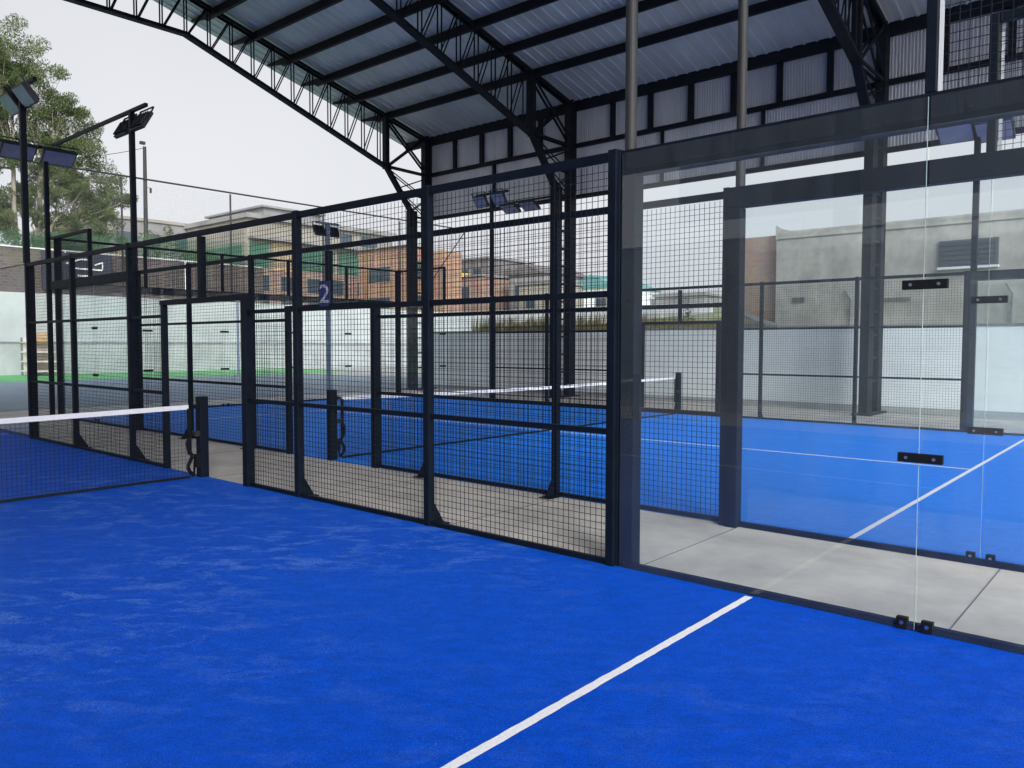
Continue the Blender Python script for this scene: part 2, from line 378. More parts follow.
def glass_wall(y, out, sx, label, grp, beam=True):
    """four metres of 3 m high glass beside the mesh; out = +1/-1: the side the steel stands on"""
    t = thing('glass_wall', (6*sx, y, 0), label, 'glass wall', grp)
    def B(mb_args, name, m='steel', bev=.006):
        mb = MB()
        for (x0, y0, z0, x1, y1, z1) in mb_args:
            xa, xb = sorted((sx*x0, sx*x1)); ya, yb = sorted((out*y0, out*y1)); mb.box(xa, ya, z0, xb, yb, z1)
        return mb.build(name, M[m], t, bevel=bev)
    # steel behind the glass plane
    B([(.0, .012, 0, .115, .13, 2.84)], 'post'); B([(-.06, .0, .0, -.002, .11, 3.03)], 'end_post')
    B([(.0, .012, 2.842, 4.0, .13, 3.02)] if beam else [(.115, .012, 2.995, 4.0, .035, 3.018)], 'top_beam'); B([(.0, .008, 0, 4.0, .06, .05)], 'bottom_rail')
    for i, (a, b) in enumerate(((.02, 1.993), (2.007, 3.985))):
        B([(a, -.006, .02, b, .006, 2.995)], 'glass_pane', 'glass', 0)
        e = .0015
        B([(b-e if i == 0 else a-.0005, -.0055, .021, b+.0005 if i == 0 else a+e, .0055, 2.994)], 'pane_edge', 'glass_edge', 0) if i == 0 else None
    for z in (1.0, 1.97): clamp(2.0*sx, z, out, t)
    for dx in (-.07, .06): 
        c = MB().box(sx*(2+dx)-.03, -.02, .02, sx*(2+dx)+.03, .02, .085).build('foot_clamp', M['black'], t, bevel=.003)
        MB().tube((sx*(2+dx), -.026, .055), (sx*(2+dx), -.02, .055), .011, n=10).build('bolt', M['bolt'], c)
    for x in (.06, .9, 1.78, 2.2, 3.1): MB().tube((sx*x, -out*.006, 2.9), (sx*x, -out*.011, 2.9), .010, n=10).build('bolt', M['galv'], t)
    for z in (.05, 1.05, 1.95): MB().tube((sx*.06, -out*.006, z), (sx*.06, -out*.013, z), .009, n=10).build('bolt', M['galv'], t)
    pass
    # one metre of mesh on top of the last two metres
    B([(1.965, .02, 3.022, 2.025, .10, 4.0)], 'upper_post')
    B([(2.03, .03, 3.022, 2.052, .035, 4.0)], 'edge_strip', 'alu', 0)
    B([(2.025, .02, 3.94, 4.0, .10, 4.0)], 'upper_rail')
    xa, xb = sorted((sx*2.025, sx*4.0)); wire_panel(xa, xb, 3.022, 3.94, 'wire_mesh', t, at=out*.05)
    return t

CG = 'side fences of the padel courts'; GG = 'glass side walls of the padel courts'
mesh_fence(0, 1, 'black welded mesh fence with doorway along the near blue court, in front of the walkway', CG)
mesh_fence(G, -1, 'black mesh fence with doorway on the far side of the concrete walkway', CG)
mesh_fence(G+10, 1, 'farthest black mesh fence, across the second blue court in front of the white wall', CG)
glass_wall(0, 1, 1, 'large glass wall of the near court at right, its joint clamped above the white line', GG)
glass_wall(G, -1, 1, 'glass wall beyond the concrete walkway at right, bounding the second court', GG)
glass_wall(G+10, 1, 1, 'glass wall at the far right corner of the second court, seen through two others', GG)
glass_wall(0, 1, -1, 'glass wall of the near court beyond the net, at the end of the black mesh fence', GG, False)
glass_wall(G, -1, -1, 'left glass wall of the second court, behind the near mesh fence', GG)
glass_wall(G+10, 1, -1, 'glass wall at the far left corner of the second court', GG)

def end_wall(x, y0, label):
    t = thing('glass_end_wall', (x, y0, 0), label, 'glass wall', GG)
    MB().box(-.06, -.02, 0, .06, .10, 4.0).build('corner_post', M['steel'], t, bevel=.006)
    MB().box(-.06, 9.90, 0, .06, 10.02, 4.0).build('corner_post', M['steel'], t, bevel=.006)
    MB().box(-.13, .10, 2.85, -.012, 9.90, 3.02).build('top_beam', M['steel'], t)
    MB().box(-.06, .10, 0, -.008, 9.90, .06).build('bottom_rail', M['steel'], t)
    for i in range(5):
        a = 2*i+.007 if i else .10; b = 2*i+1.993 if i < 4 else 9.90
        MB().box(-.006, a, .02, .006, b, 2.995).build('glass_pane', M['glass'], t)
        if i:
            MB().box(-.005, 2*i-.008, .03, .005, 2*i-.0055, 2.99).build('pane_edge', M['glass_edge'], t)
            for z in (1.0, 1.97): MB().box(-.016, 2*i-.115, z-.026, .016, 2*i+.115, z+.026).build('clamp', M['black'], t)
            for dy in (-.07, .07): MB().box(-.02, 2*i+dy-.03, .02, .02, 2*i+dy+.03, .085).build('foot_clamp', M['black'], t)
            MB().box(-.10, 2*i-.03, 3.022, -.03, 2*i+.03, 3.95).build('upper_post', M['steel'], t)
        ya, yb = (2*i+(.03 if i else .10)), (2*i+2-.03 if i < 4 else 9.90)
        wire_panel(ya, yb, 3.022, 3.94, 'wire_mesh', t, axis='y', at=-.06)
    MB().box(-.10, .10, 3.952, -.03, 9.90, 4.0).build('upper_rail', M['steel'], t)
    return t
end_wall(-10, G, 'long glass back wall of the second court topped with mesh, far left end')

# ------------------------------------------------------------------ nets
def net(y0, y1, label):
    t = thing('padel_net', (0, y0, 0), label, 'net', 'nets of the two padel courts'); n_ = y1-y0; s = 1 if n_ > 0 else -1
    for y in (0, n_):
        MB().box(-.055, y-.055, 0, .055, y+.055, 1.0).build('net_post', M['steel'], t, bevel=.008)
    A = s*.17; B_ = n_-s*.17
    m = 40
    def top(k): u = k/m; return .905-.045*4*u*(1-u)
    # white tape, sagging a little towards the middle
    tp = MB()
    for k in range(m):
        ya = A+(B_-A)*k/m; yb = A+(B_-A)*(k+1)/m; za, zb = top(k), top(k+1)
        for sx in (-.004, .004): tp.quad((sx, ya, za-.055), (sx, yb, zb-.055), (sx, yb, zb), (sx, ya, za))
        tp.quad((-.004, ya, za), (.004, ya, za), (.004, yb, zb), (-.004, yb, zb))
    tp.build('top_tape', M['tape'], t)
    nm = MB(); h = .0011; c = .045; L_ = abs(B_-A); nn = int(L_/c)
    for i in range(nn+1):
        y = A+(B_-A)*i/nn; k = i/nn*m; zt = top(k)-.055
        nm.box(-h, y-h, .03, h, y+h, zt)
    for j in range(1, 19):
        z = .03+.82*j/19.; ya, yb = sorted((A, B_)); nm.box(h, ya, z-h, 3*h, yb, z+h)
    nm.build('net_mesh', M['wire'], t)
    ya, yb = sorted((A, B_)); MB().box(-.012, ya, .016, .012, yb, .045).build('bottom_tape', M['wire'], t)
    for e in (A, B_):
        q = s if e == A else -s
        MB().box(-.006, e-.02, .30, .006, e+.03, .86).build('side_tape', M['black'], t)
        MB().tube((0, e, .88), (0, e-q*.11, .90), .006).build('cable', M['black'], t)
        MB().cbox((0, e-q*.10, .88), (.05, .05, .05)).build('tensioner', M['black'], t)
        MB().cbox((.02, e-q*.09, .55), (.06, .07, .06)).tube((.05, e-q*.02, .58), (.05, e-q*.1, .58), .01).build('tensioner', M['galv'], t)
        MB().cbox((.02, e-q*.09, .22), (.06, .06, .16)).build('crank_box', M['black'], t)
        pts = [(.01, e-q*.03, .55), (.02, e+q*.03, .46), (.02, e+q*.02, .36), (.01, e-q*.035, .28), (.02, e+q*.03, .16), (.02, e+q*.01, .10), (.01, e-q*.05, .04)]
        st = MB()
        for a_, b_ in zip(pts, pts[1:]): st.bar(a_, b_, .042, .012, (1, 0, 0))
        st.bar((.01, e-q*.05, .04), (.0, e-q*.07, .24), .026, .008, (1, 0, 0))
        st.build('strap', M['black'], t)
    return t
net(-.03, -9.97, 'near net with white top tape crossing the blue court at left')
net(G+.03, G+9.97, 'net of the second court behind the mesh fences')

# ------------------------------------------------------------------ lamps
def flood(parent, c, yaw, tilt, w_=.42, h_=.34):
    """slab floodlight: housing with cooling fins, front glass and bracket"""
    f = MB(); f.cbox((0, 0, 0), (w_, .07, h_))
    for k in range(7):
        x = -w_/2+.03+(w_-.06)*k/6; f.box(x-.006, .035, -h_/2+.03, x+.006, .075, h_/2-.03)
    o = f.build('floodlight', M['lamp_body'], parent, bevel=.008)
    o.location = c; o.rotation_euler = (tilt, 0, yaw)
    g = MB().box(-w_/2+.025, -.043, -h_/2+.025, w_/2-.025, -.0355, h_/2-.025).build('lamp_glass', M['lamp_glass'], o)
    b = MB().bar((-w_/2-.015, 0, 0), (-w_/2-.015, .03, h_/2+.09), .03, .008).bar((w_/2+.015, 0, 0), (w_/2+.015, .03, h_/2+.09), .03, .008).bar((-w_/2-.02, .03, h_/2+.09), (w_/2+.02, .03, h_/2+.09), .03, .008)
    b.build('bracket', M['lamp_body'], o)
    return o
LG = 'floodlight poles at the fence corners'
def light_pole(x, y, z0, z1, label, bars, floods, m='steel', r=.045, square=True):
    t = thing('light_pole', (x, y, 0), label, 'light pole', LG)
    if square: MB().box(-r, -r, z0, r, r, z1).build('pole', M[m], t, bevel=.006)
    else: MB().tube((0, 0, z0), (0, 0, z1), r, n=20).build('pole', M[m], t, smooth=False)
    for a, b in bars: MB().bar(a, b, .06, .06).build('crossbar', M[m], t)
    for c, yaw, tilt, ww, hh in floods: flood(t, c, yaw, tilt, ww, hh)
    return t
PI = math.pi
# near court, left: pole on the fence/glass junction
light_pole(-6.03, 0.02, 3.03, 6.0, 'leftmost tall dark pole with two square floodlights on the near court fence',
           [((-1.6, 0, 6.0), (.62, 0, 6.0))], [((.32, -.05, 5.78), 0, R(38), .5, .36), ((-.38, -.05, 5.78), 0, R(38), .5, .36)])
light_pole(-6.03, G-.02, 3.03, 6.0, 'tall dark pole with two dark floodlights below a slanting bar, against the sky',
           [((-3.85, 0, 6.0), (.62, 0, 6.0))], [((.30, .05, 5.76), PI, R(30), .5, .36), ((-.40, .05, 5.76), PI, R(30), .5, .36)])
light_pole(-10.16, G-.1, .005, 5.93, 'slim dark pole with wide lavender floodlight panels in front of the tree',
           [((0, -2.4, 5.965), (0, .62, 5.965))], [((.12, .22, 5.78), PI/2, R(52), .66, .40), ((.12, -.58, 5.78), PI/2, R(52), .66, .40), ((.12, -1.4, 5.78), PI/2, R(52), .66, .40)])
# round poles at the right
light_pole(6.04, .07, 3.021, 6.1, 'round grey-brown pole rising from the near glass wall corner',
           [((-.6, 0, 6.05), (.62, 0, 6.05))], [((.32, -.05, 5.82), 0, R(40), .5, .36), ((-.38, -.05, 5.82), 0, R(40), .5, .36)], 'galv', .042, False)
light_pole(6.085, G-.07, 3.021, 6.1, 'round grey-brown pole rising from the far side of the walkway',
           [((-.6, 0, 6.05), (.62, 0, 6.05))], [((.32, .05, 5.82), PI, R(40), .5, .36), ((-.38, .05, 5.82), PI, R(40), .5, .36)], 'galv', .042, False)
light_pole(-6.05, G+10.05, 3.03, 5.95, 'far pole with two small framed floodlights below the sheet wall',
           [((-.6, 0, 5.95), (.62, 0, 5.95))], [((.32, -.05, 5.76), 0, R(35), .46, .36), ((-.38, -.05, 5.76), 0, R(35), .46, .36)])
light_pole(6.05, G+10.08, 3.03, 5.95, 'far pole with lavender floodlights seen through the glass at right',
           [((-.75, 0, 5.95), (.62, 0, 5.95))], [((.28, -.08, 5.55), 0, R(58), .6, .5), ((-.35, -.08, 5.62), 0, R(58), .6, .5)], r=.05)
# pole with the court number
t = light_pole(-10.28, 9.36, 0.005, 5.2, 'pale blue-grey pole with two black floodlights above the number two sign', [((0, -.4, 5.22), (0, .4, 5.22))],
               [((-.08, -.25, 5.0), -PI/2, R(24), .36, .32), ((-.08, .25, 5.0), -PI/2, R(24), .36, .32)], 'greypole', .07, False)
sg = thing('number_sign', (-.02, G-.06, 2.17), 'dark blue sign with white number 2 fixed to the second fence over its doorway', 'sign')
sg.rotation_euler = (0, 0, R(25))
navy = mat('navy_sign', (.02, .03, .12), .4)
MB().box(-.085, -.006, 0, .085, .006, .35).build('sign_board', navy, sg, bevel=.004)
cu = bpy.data.curves.new('num', 'FONT'); cu.body = '2'; cu.size = .36; cu.extrude = .002; cu.align_x = 'CENTER'
tmp = bpy.data.objects.new('tmp', cu); COL.objects.link(tmp); bpy.context.view_layer.update()
me = bpy.data.meshes.new_from_object(tmp.evaluated_get(bpy.context.evaluated_depsgraph_get())); bpy.data.objects.remove(tmp)
me.materials.clear(); me.materials.append(mat('sign_white', (.38, .40, .50), .6)); nb_ = bpy.data.objects.new('numeral', me); COL.objects.link(nb_); nb_.parent = sg
nb_.rotation_euler = (PI/2, 0, 0); nb_.location = (0, -.010, .05)

# ------------------------------------------------------------------ the steel hall
YR = 1.0                                    # ridge
def zc(Y): return 9.62+.245*(13.4-Y) if Y >= YR else zc(2*YR-Y)
hall = thing('sports_hall', (0, YR, 0), 'open dark steel hall with lattice trusses and metal sheet roof over the courts', 'building')
def H(mb, name, m='truss', parent=None, **k):
    mb.v = [(x, y-YR, z) for x, y, z in mb.v]
    return mb.build(name, M[m], parent or hall, **k)
XT = (-12.4, -5.8, 3.4, 12.6)
X0, X1 = -13.95, 14.1
def truss(X):
    tr = bpy.data.objects.new('truss', None); COL.objects.link(tr); tr.parent = hall
    tc_ = MB(); bc = MB(); wb = MB()
    for sg_ in (1, -1):
        def Y(y): return y if sg_ == 1 else 2*YR-y
        for q in (-.09, .09):
            tc_.bar((X+q, Y(YR), zc(YR)), (X+q, Y(15.5), zc(15.5)), .05, .10)
            bc.bar((X+q, Y(YR), 10.27), (X+q, Y(6.16), 10.30), .05, .09)
            bc.bar((X+q, Y(6.16), 10.30), (X+q, Y(13.4), 7.87), .05, .09)
        tc_.bar((X, Y(YR), zc(YR)+.045), (X, Y(15.5), zc(15.5)+.045), .13, .012)
        bc.bar((X, Y(YR), 10.23), (X, Y(6.16), 10.26), .13, .012); bc.bar((X, Y(6.16), 10.26), (X, Y(13.4), 7.83), .13, .012)
        def zb(y): return 10.30 if y < 6.16 else 10.30+(7.87-10.30)*(y-6.16)/(13.4-6.16)
        ys = [YR+.35+.69*i for i in range(18)]
        ys = [y for y in ys if y < 13.1]
        for i, y in enumerate(ys):
            for q in (-.075, .075):
                wb.tube((X+q, Y(y), zb(y)), (X+q, Y(y), zc(y)), .022, n=6, caps=False)
                if i+1 < len(ys): wb.tube((X+q, Y(y+.05), zb(y)), (X+q, Y(ys[i+1]-.05), zc(ys[i+1])), .019, n=6, caps=False)
    H(tc_, 'top_chord', parent=tr); H(bc, 'bottom_chord', parent=tr); H(wb, 'lattice_web', parent=tr)
def column(X, s):
    c = bpy.data.objects.new('column', None); COL.objects.link(c); c.parent = hall
    def Y(y): return y if s == 1 else 2*YR-y
    H(MB().box(X-.11, min(Y(15.16), Y(15.50)), .03, X+.11, max(Y(15.16), Y(15.50)), zc(15.5)+.05), 'outer_leg', parent=c)
    inner = MB().bar((X, Y(14.60), .03), (X, Y(14.60), 6.5), .2, .36, (0, 1, 0)).bar((X, Y(14.57), 6.45), (X, Y(13.4), 7.9), .2, .12).bar((X, Y(13.4), 7.8), (X, Y(13.4), zc(13.4)), .2, .16, (0, 1, 0))
    H(inner, 'inner_leg', parent=c)
    class BR:
        def bar(s_, a, b, w_, h_): H(MB().bar(a, b, w_, h_), 'brace', parent=c)
    br = BR()
    for q in (-.07, .07):
        br.bar((X+q, Y(13.45), 9.5), (X+q, Y(15.4), 7.9), .04, .07)
        br.bar((X+q, Y(13.45), 7.9), (X+q, Y(15.4), 9.35), .04, .07)
        br.bar((X+q, Y(13.4), 7.9), (X+q, Y(15.4), 7.88), .04, .07)
        br.bar((X+q, Y(13.6), 7.75), (X+q, Y(15.4), 6.95), .03, .03)
        br.bar((X+q, Y(13.9), 7.2), (X+q, Y(15.4), 7.8), .03, .03)
        br.bar((X+q, Y(13.95), 7.12), (X+q, Y(15.4), 7.05), .04, .06)
        br.bar((X+q, Y(14.1), 7.05), (X+q, Y(15.4), 6.3), .03, .03)
        br.bar((X+q, Y(14.5), 6.45), (X+q, Y(15.4), 7.05), .03, .03)
        z = 6.3
        while z > .4:
            br.bar((X+q, Y(14.78), z), (X+q, Y(15.16), z), .03, .05); z -= .55
    H(MB().cbox((X, Y(14.95), .03), (.42, 1.35, .04)), 'foot_plate', parent=c)
for X in XT:
    truss(X)
    for s in (1, -1): column(X, s)
# purlins (C sections with tapered ends past the gable truss)
for s in (1, -1):
    for y in (13.4, 12.13, 10.86, 9.59, 8.32, 7.05, 5.78, 4.51, 3.24, 1.97):
        Y = y if s == 1 else 2*YR-y; z = zc(y)+.02
        mb = MB().box(X0+1.1, Y-.05, z-.14, X1-.5, Y+.05, z+.09)
        mb.prism([(X0+.25, z+.04), (X0+.25, z+.10), (X0+1.1, z+.10), (X0+1.1, z-.09)], 'y', Y-.034, Y+.034)
        H(mb, 'purlin')
    # eave beam
    Y = 15.5 if s == 1 else 2*YR-15.5
    H(MB().box(X0+.3, Y-.08, 9.0, X1-.3, Y+.06, 9.34), 'eave_beam')
# roof sheets: ribs run down the slope
def roof_sheet(s):
    mb = MB(); pit = .33; n = int((X1-X0)/pit); prof = []
    for i in range(n):
        x = X0+i*pit; prof += [(x, 0), (x+.07, 0), (x+.095, .006), (x+.12, 0), (x+.20, 0), (x+.225, -.022), (x+.275, -.022), (x+.30, 0)]
    prof.append((X0+n*pit, 0))
    ya, yb = YR, 15.95
    for x, h in prof:
        for y in (ya, yb):
            z = 9.62+.245*(13.4-y)+.17+h
            mb.v.append((x, y if s == 1 else 2*YR-y, z))
    for i in range(len(prof)-1): mb.f.append((2*i, 2*i+1, 2*i+3, 2*i+2))
    H(mb, 'roof_sheet', 'roof')
roof_sheet(1); roof_sheet(-1)
rp = MB()
for x in (-9.3, -2.2, 4.6, 10.2):
    pass
# sheet wall high under the eaves, open below
for s in (1, -1):
    def Y(y): return y if s == 1 else 2*YR-y
    mb = MB(); pit = .076; n = int((13.9+12.5)/pit); pr = []
    for i in range(n):
        x = -12.5+i*pit; pr += [(x, 0), (x+.022, 0), (x+.034, .016), (x+.062, .016)]
    for x, h in pr:
        for z in (6.33, 9.44): mb.v.append((x, Y(15.575+h), z))
    for i in range(len(pr)-1): mb.f.append((2*i, 2*i+1, 2*i+3, 2*i+2))
    H(mb, 'wall_cladding', 'sheet')
    studs = [-11.09, -9.78, -8.47, -7.16, -4.34, -3.03, -1.73, -.45, .83, 2.12, 4.7, 6.0, 7.3, 8.6, 9.9, 11.2]
    for x in studs: H(MB().box(x-.075, min(Y(15.46), Y(15.56)), 7.98, x+.075, max(Y(15.46), Y(15.56)), 9.0), 'stud')
    for x in (-9.2, -2.63, .4, 7.3, 10.0): H(MB().box(x-.04, min(Y(15.47), Y(15.56)), 6.38, x+.04, max(Y(15.47), Y(15.56)), 7.86), 'stud')
    H(MB().box(-12.3, min(Y(15.45), Y(15.57)), 7.86, 13.8, max(Y(15.45), Y(15.57)), 7.98), 'girt')
    H(MB().box(-12.3, min(Y(15.45), Y(15.57)), 6.26, 13.8, max(Y(15.45), Y(15.57)), 6.38), 'girt')
# unseen deeper skirt of sheet, added on the near side to dim glass reflections
mb = MB(); pit = .076; n = int(15.0/pit); pr = []
for i in range(n):
    x = -1.0+i*pit; pr += [(x, 0), (x+.022, 0), (x+.034, .016), (x+.062, .016)]
for x, h in pr:
    for z in (4.75, 6.25): mb.v.append((x, 2*YR-(15.575+h), z))
for i in range(len(pr)-1): mb.f.append((2*i, 2*i+1, 2*i+3, 2*i+2))
H(mb, 'wall_cladding', 'sheet')
# twin floodlight on the middle column
cl = thing('column_floodlight', (-5.8, 14.5, 6.1), 'pair of pale lavender floodlight panels beside the middle lattice column', 'floodlight')
MB().bar((0, 0, .12), (-2.2, 0, .12), .05, .05).build('arm', M['truss'], cl)
for dx in (-.95, -1.75): flood(cl, (dx, -.05, -.07), 0, R(60), .62, .44)

# ------------------------------------------------------------------ walls round the grounds
t = thing('boundary_wall', (0, 16.3, 0), 'long low white painted wall behind the courts', 'wall')
MB().box(-13.5, 0, 0, 30, .2, 2.10).build('wall', M['white_wall'], t)
MB().box(-13.55, -.03, 2.10, 30.05, .23, 2.16).build('coping', M['coping'], t)
MB().box(-13.5, -.04, 0, 30, -.003, .12).build('plinth', M['plinth'], t)
t = thing('retaining_wall', (-38, 10, 0), 'tall pale retaining wall behind the green strip at the far left', 'wall')
MB().box(-.25, -60, 1.75, 0, 40, 4.4).build('wall', M['mint_wall'], t)
MB().box(-.25, -60, 0, .22, 40, 1.70).build('plinth', M['plinth'], t)
MB().box(-.25, -60, 1.70, .26, 40, 1.78).build('ledge', M['coping'], t)
bandm = brick_mat('brown_blocks', (.16, .13, .12), (.11, .09, .09), (.17, .15, .14), 1.6)
t = thing('return_wall', (-25, 40.1, 0), 'pale wall across the far end of the yard, seen between the mesh posts', 'wall')
MB().box(-12.9, 0, 0, 11.7, .25, 4.3).build('wall', M['mint_wall'], t)
t = thing('rear_wall', (0, -16.5, 0), 'grey rendered wall behind the camera side of the near court', 'wall')
MB().box(-45, -.25, 0, 40, 0, 4.6).build('wall', M['plinth'], t)
MB().box(-45, -.30, 4.6, 40, .05, 4.7).build('coping', M['coping'], t)
t = thing('block_wall', (-38.25, 0, 0), 'dark brown block wall standing on top of the pale retaining wall', 'wall')
MB().box(-.2, -50, 4.4, -.01, 24.5, 6.80).build('wall', bandm, t)
MB().box(-.22, -50, 6.80, .02, 24.5, 6.87).build('capping', M['white_wall'], t)
for y in (3.5, 12.2, 19.1): MB().box(-.008, y-.05, 5.0, .03, y+.05, 6.79).build('pilaster', M['white_wall'], t)

def net_mat(name, col, cover, sc):
    m = bpy.data.materials.new(name); m.use_nodes = True; t_ = m.node_tree; n = t_.nodes; l = t_.links; n.clear()
    o = n.new('ShaderNodeOutputMaterial'); a = n.new('ShaderNodeBsdfTransparent'); d = n.new('ShaderNodeBsdfDiffuse'); d.inputs[0].default_value = (*col, 1)
    mx_ = n.new('ShaderNodeMixShader'); tcn = n.new('ShaderNodeTexCoord'); sx = n.new('ShaderNodeSeparateXYZ'); l.new(tcn.outputs['Object'], sx.inputs[0])
    res = []
    for sgn in (1, -1):
        q = n.new('ShaderNodeMath'); q.operation = 'MULTIPLY_ADD'; l.new(sx.outputs[2], q.inputs[0]); q.inputs[1].default_value = sgn; l.new(sx.outputs[1], q.inputs[2])
        f = n.new('ShaderNodeMath'); f.operation = 'MULTIPLY'; l.new(q.outputs[0], f.inputs[0]); f.inputs[1].default_value = sc
        g = n.new('ShaderNodeMath'); g.operation = 'FRACT'; l.new(f.outputs[0], g.inputs[0])
        h = n.new('ShaderNodeMath'); h.operation = 'LESS_THAN'; l.new(g.outputs[0], h.inputs[0]); h.inputs[1].default_value = cover; res.append(h)
    mxx = n.new('ShaderNodeMath'); mxx.operation = 'MAXIMUM'; l.new(res[0].outputs[0], mxx.inputs[0]); l.new(res[1].outputs[0], mxx.inputs[1])
    l.new(mxx.outputs[0], mx_.inputs[0]); l.new(a.outputs[0], mx_.inputs[1]); l.new(d.outputs[0], mx_.inputs[2]); l.new(mx_.outputs[0], o.inputs[0]); return m
M['chain'] = net_mat('chain_link', (.20, .22, .22), .022, 7)
M['green_net'] = net_mat('green_shade_net', (.05, .13, .09), .12, 7)
t = thing('chain_link_fence', (-38.1, 0, 0), 'high pale chain link fence with a thin top rail above the far wall', 'fence')
MB().box(-.004, -40, 6.9, .0, 43.8, 11.28).build('chain_link', M['chain'], t)
MB().tube((0, -40, 11.32), (0, 43.8, 11.5), .055, n=8).build('top_rail', M['galv'], t)
for y in (-6, 1.3, 8.3, 15.25, 22.1, 29.3, 36.5, 43.8): MB().tube((0, y, 4.4), (0, y, 11.35), .06, n=8).build('post', M['galv'], t)
MB().tube((0, 43.8, 11.3), (0, 39.8, 6.8), .045, n=8).build('brace', M['galv'], t)
t = tag(MB().prism([(-20, 6.88), (29, 6.88), (29, 8.6), (14, 7.9), (6, 7.5), (-20, 7.5)], 'x', -37.98, -37.96).build('shade_netting', M['green_net']), 'green shade netting along the foot of the chain link fence', 'netting')

# far left odds and ends: score board and stacked planks
t = thing('dark_hoarding', (-37.9, 12.8, 4.5), 'dark panel with white markings fixed above the pale wall at left', 'sign')
MB().box(-.1, -1.9, .1, 0, 1.75, 2.2).build('board', mat('hoarding', (.03, .035, .055), .6, var=.2, vscale=4), t)
wm = MB()
for a, b, z0, z1 in ((-.25, 1.2, 1.32, 1.40), (-.1, .42, .93, 1.02), (.75, 1.2, .85, .98), (.32, .42, .2, .85), (1.18, 1.24, 1.40, 1.75), (.1, .6, 1.85, 1.93)): wm.box(.002, a, z0, .03, b, z1)
wm.bar((.02, .8, 1.62), (.02, 1.24, 1.8), .02, .07); wm.bar((.02, -.7, 1.6), (.02, .1, 1.9), .02, .07)
wm.build('marking', M['tape'], t)
t = thing('bleacher', (-36.3, 10.3, 0), 'small pale stepped stand against the far left wall', 'stand')
pink = mat('pale_planks', (.62, .55, .50), .8, var=.15, vscale=2)
for k in range(4): MB().box(-.9+.0, -.75, .2+.5*k, .6-.3*k, .65, .28+.5*k).build('step', pink, t)
for yy in (-.7, .6): MB().box(-.95, yy-.04, 0, -.85, yy+.04, 2.0).build('post', M['galv'], t)
for yy in (-.7, .6): MB().box(.4, yy-.04, 0, .5, yy+.04, .2).build('post', M['galv'], t)
MB().box(-.9, -.7, .28, -.86, .6, 1.95).build('back_panel', pink, t)
wd = mat('wood_planks', (.55, .33, .16), .7, var=.2, vscale=6)
t = thing('plank_stack', (-36.6, 10.3, 1.78), 'short stack of brown planks lying on the pale stepped stand', 'planks')
for k in range(3): MB().box(-.2, -.55+.1*k, .32+.16*k-.32, .15, .6-.05*k, .32+.16*k+.12-.32).build('plank', wd, t)

# ------------------------------------------------------------------ buildings
glassdark = mat('window_dark', (.05, .07, .09), .25)
greyw = mat('grey_render', (.21, .21, .21), .9, var=.2, vscale=.4)
cream = mat('cream_render', (.26, .245, .21), .9, var=.12, vscale=.4)
greenp = mat('green_paint', (.06, .16, .11), .8, var=.3, vscale=.5)
def windows(parent, axis, at, spans, zs, depth=.06):
    for a, b in spans:
        for z0, z1 in zs:
            if axis == 'y': f = MB().box(a-.08, at-depth, z0-.08, b+.08, at-.003, z1+.08); p = MB().box(a, at-depth-.02, z0, b, at-depth-.002, z1)
            else: f = MB().box(at+.003, a-.08, z0-.08, at+depth, b+.08, z1+.08); p = MB().box(at+depth+.002, a, z0, at+depth+.02, b, z1)
            fo = f.build('window', cream, parent); p.build('pane', glassdark, fo)
# plain rendered building at the right
t = thing('rendered_building', (0, 21, 0), 'stained grey rendered blank wall building beyond the white wall at right', 'building')
MB().box(-1.42, 0, 1.5, 26, 9, 5.18).build('wall', M['render_wall'], t)
MB().prism([(-1.44, 5.18), (26, 5.18), (26, 5.42), (-.9, 5.42), (-1.2, 5.50), (-1.38, 5.62), (-1.44, 5.64)], 'y', -.04, .3).build('parapet', M['render_wall'], t)
wf = MB().box(3.5, -.09, 3.93, 5.0, -.003, 4.70).build('louvre_window', mat('louvre_frame', (.12, .13, .15), .6), t)
pn = MB()
for k in range(5): pn.box(3.56, -.13, 3.98+.14*k, 4.94, -.092, 4.09+.14*k)
pn.build('louvre', mat('louvre', (.07, .08, .10), .5), wf)
MB().box(3.48, -.2, 3.86, 5.02, -.003, 3.925).build('sill', M['white_wall'], wf)
MB().box(-.85, -.03, 3.05, -.45, -.003, 3.22).build('vent', mat('vent', (.14, .13, .12), .9), t)
MB().box(-1.40, -.06, 2.0, 26, -.003, 2.22).build('base_band', M['coping'], t)
MB().box(1.95, -.02, 2.98, 2.75, -.003, 3.10).build('patch', mat('patch', (.2, .2, .18), .95, var=.3), t)
t = thing('brick_building', (0, 21.3, 0), 'old red brick wall beside the grey rendered building', 'building')
MB().box(-3.05, 0, 1.5, -1.425, 8, 5.36).build('wall', M['brick'], t)
t = thing('lean_to_roof', (-1.9, 20.0, 1.9), 'small grey lean-to roof below the brick wall', 'shed')
MB().prism([(-.75, .95), (.6, .45), (.6, .38), (-.75, .88)], 'y', -.1, .9).build('roof', M['coping'], t)
MB().box(-.6, 0, 0, .5, .8, .45).build('wall', M['coping'], t)
for x, z0, z1, lb in ((5.35, 2.2, 3.12, 'thin bent vent pipe on the rendered wall at the right edge'), (1.0, 2.1, 3.1, 'short bent vent pipe on the rendered wall left of the steel column')):
    o = MB().poly_tube([(x, 20.93, z0), (x+.02, 20.93, z1), (x-.03, 20.92, z1+.06), (x-.13, 20.9, z1+.28)], .025).cbox((x, 20.93, z0+.35), (.07, .06, .05)).cbox((x, 20.93, z0+.65), (.07, .06, .05)).build('vent_pipe', M['coping']); tag(o, lb, 'pipe', 'vent pipes')

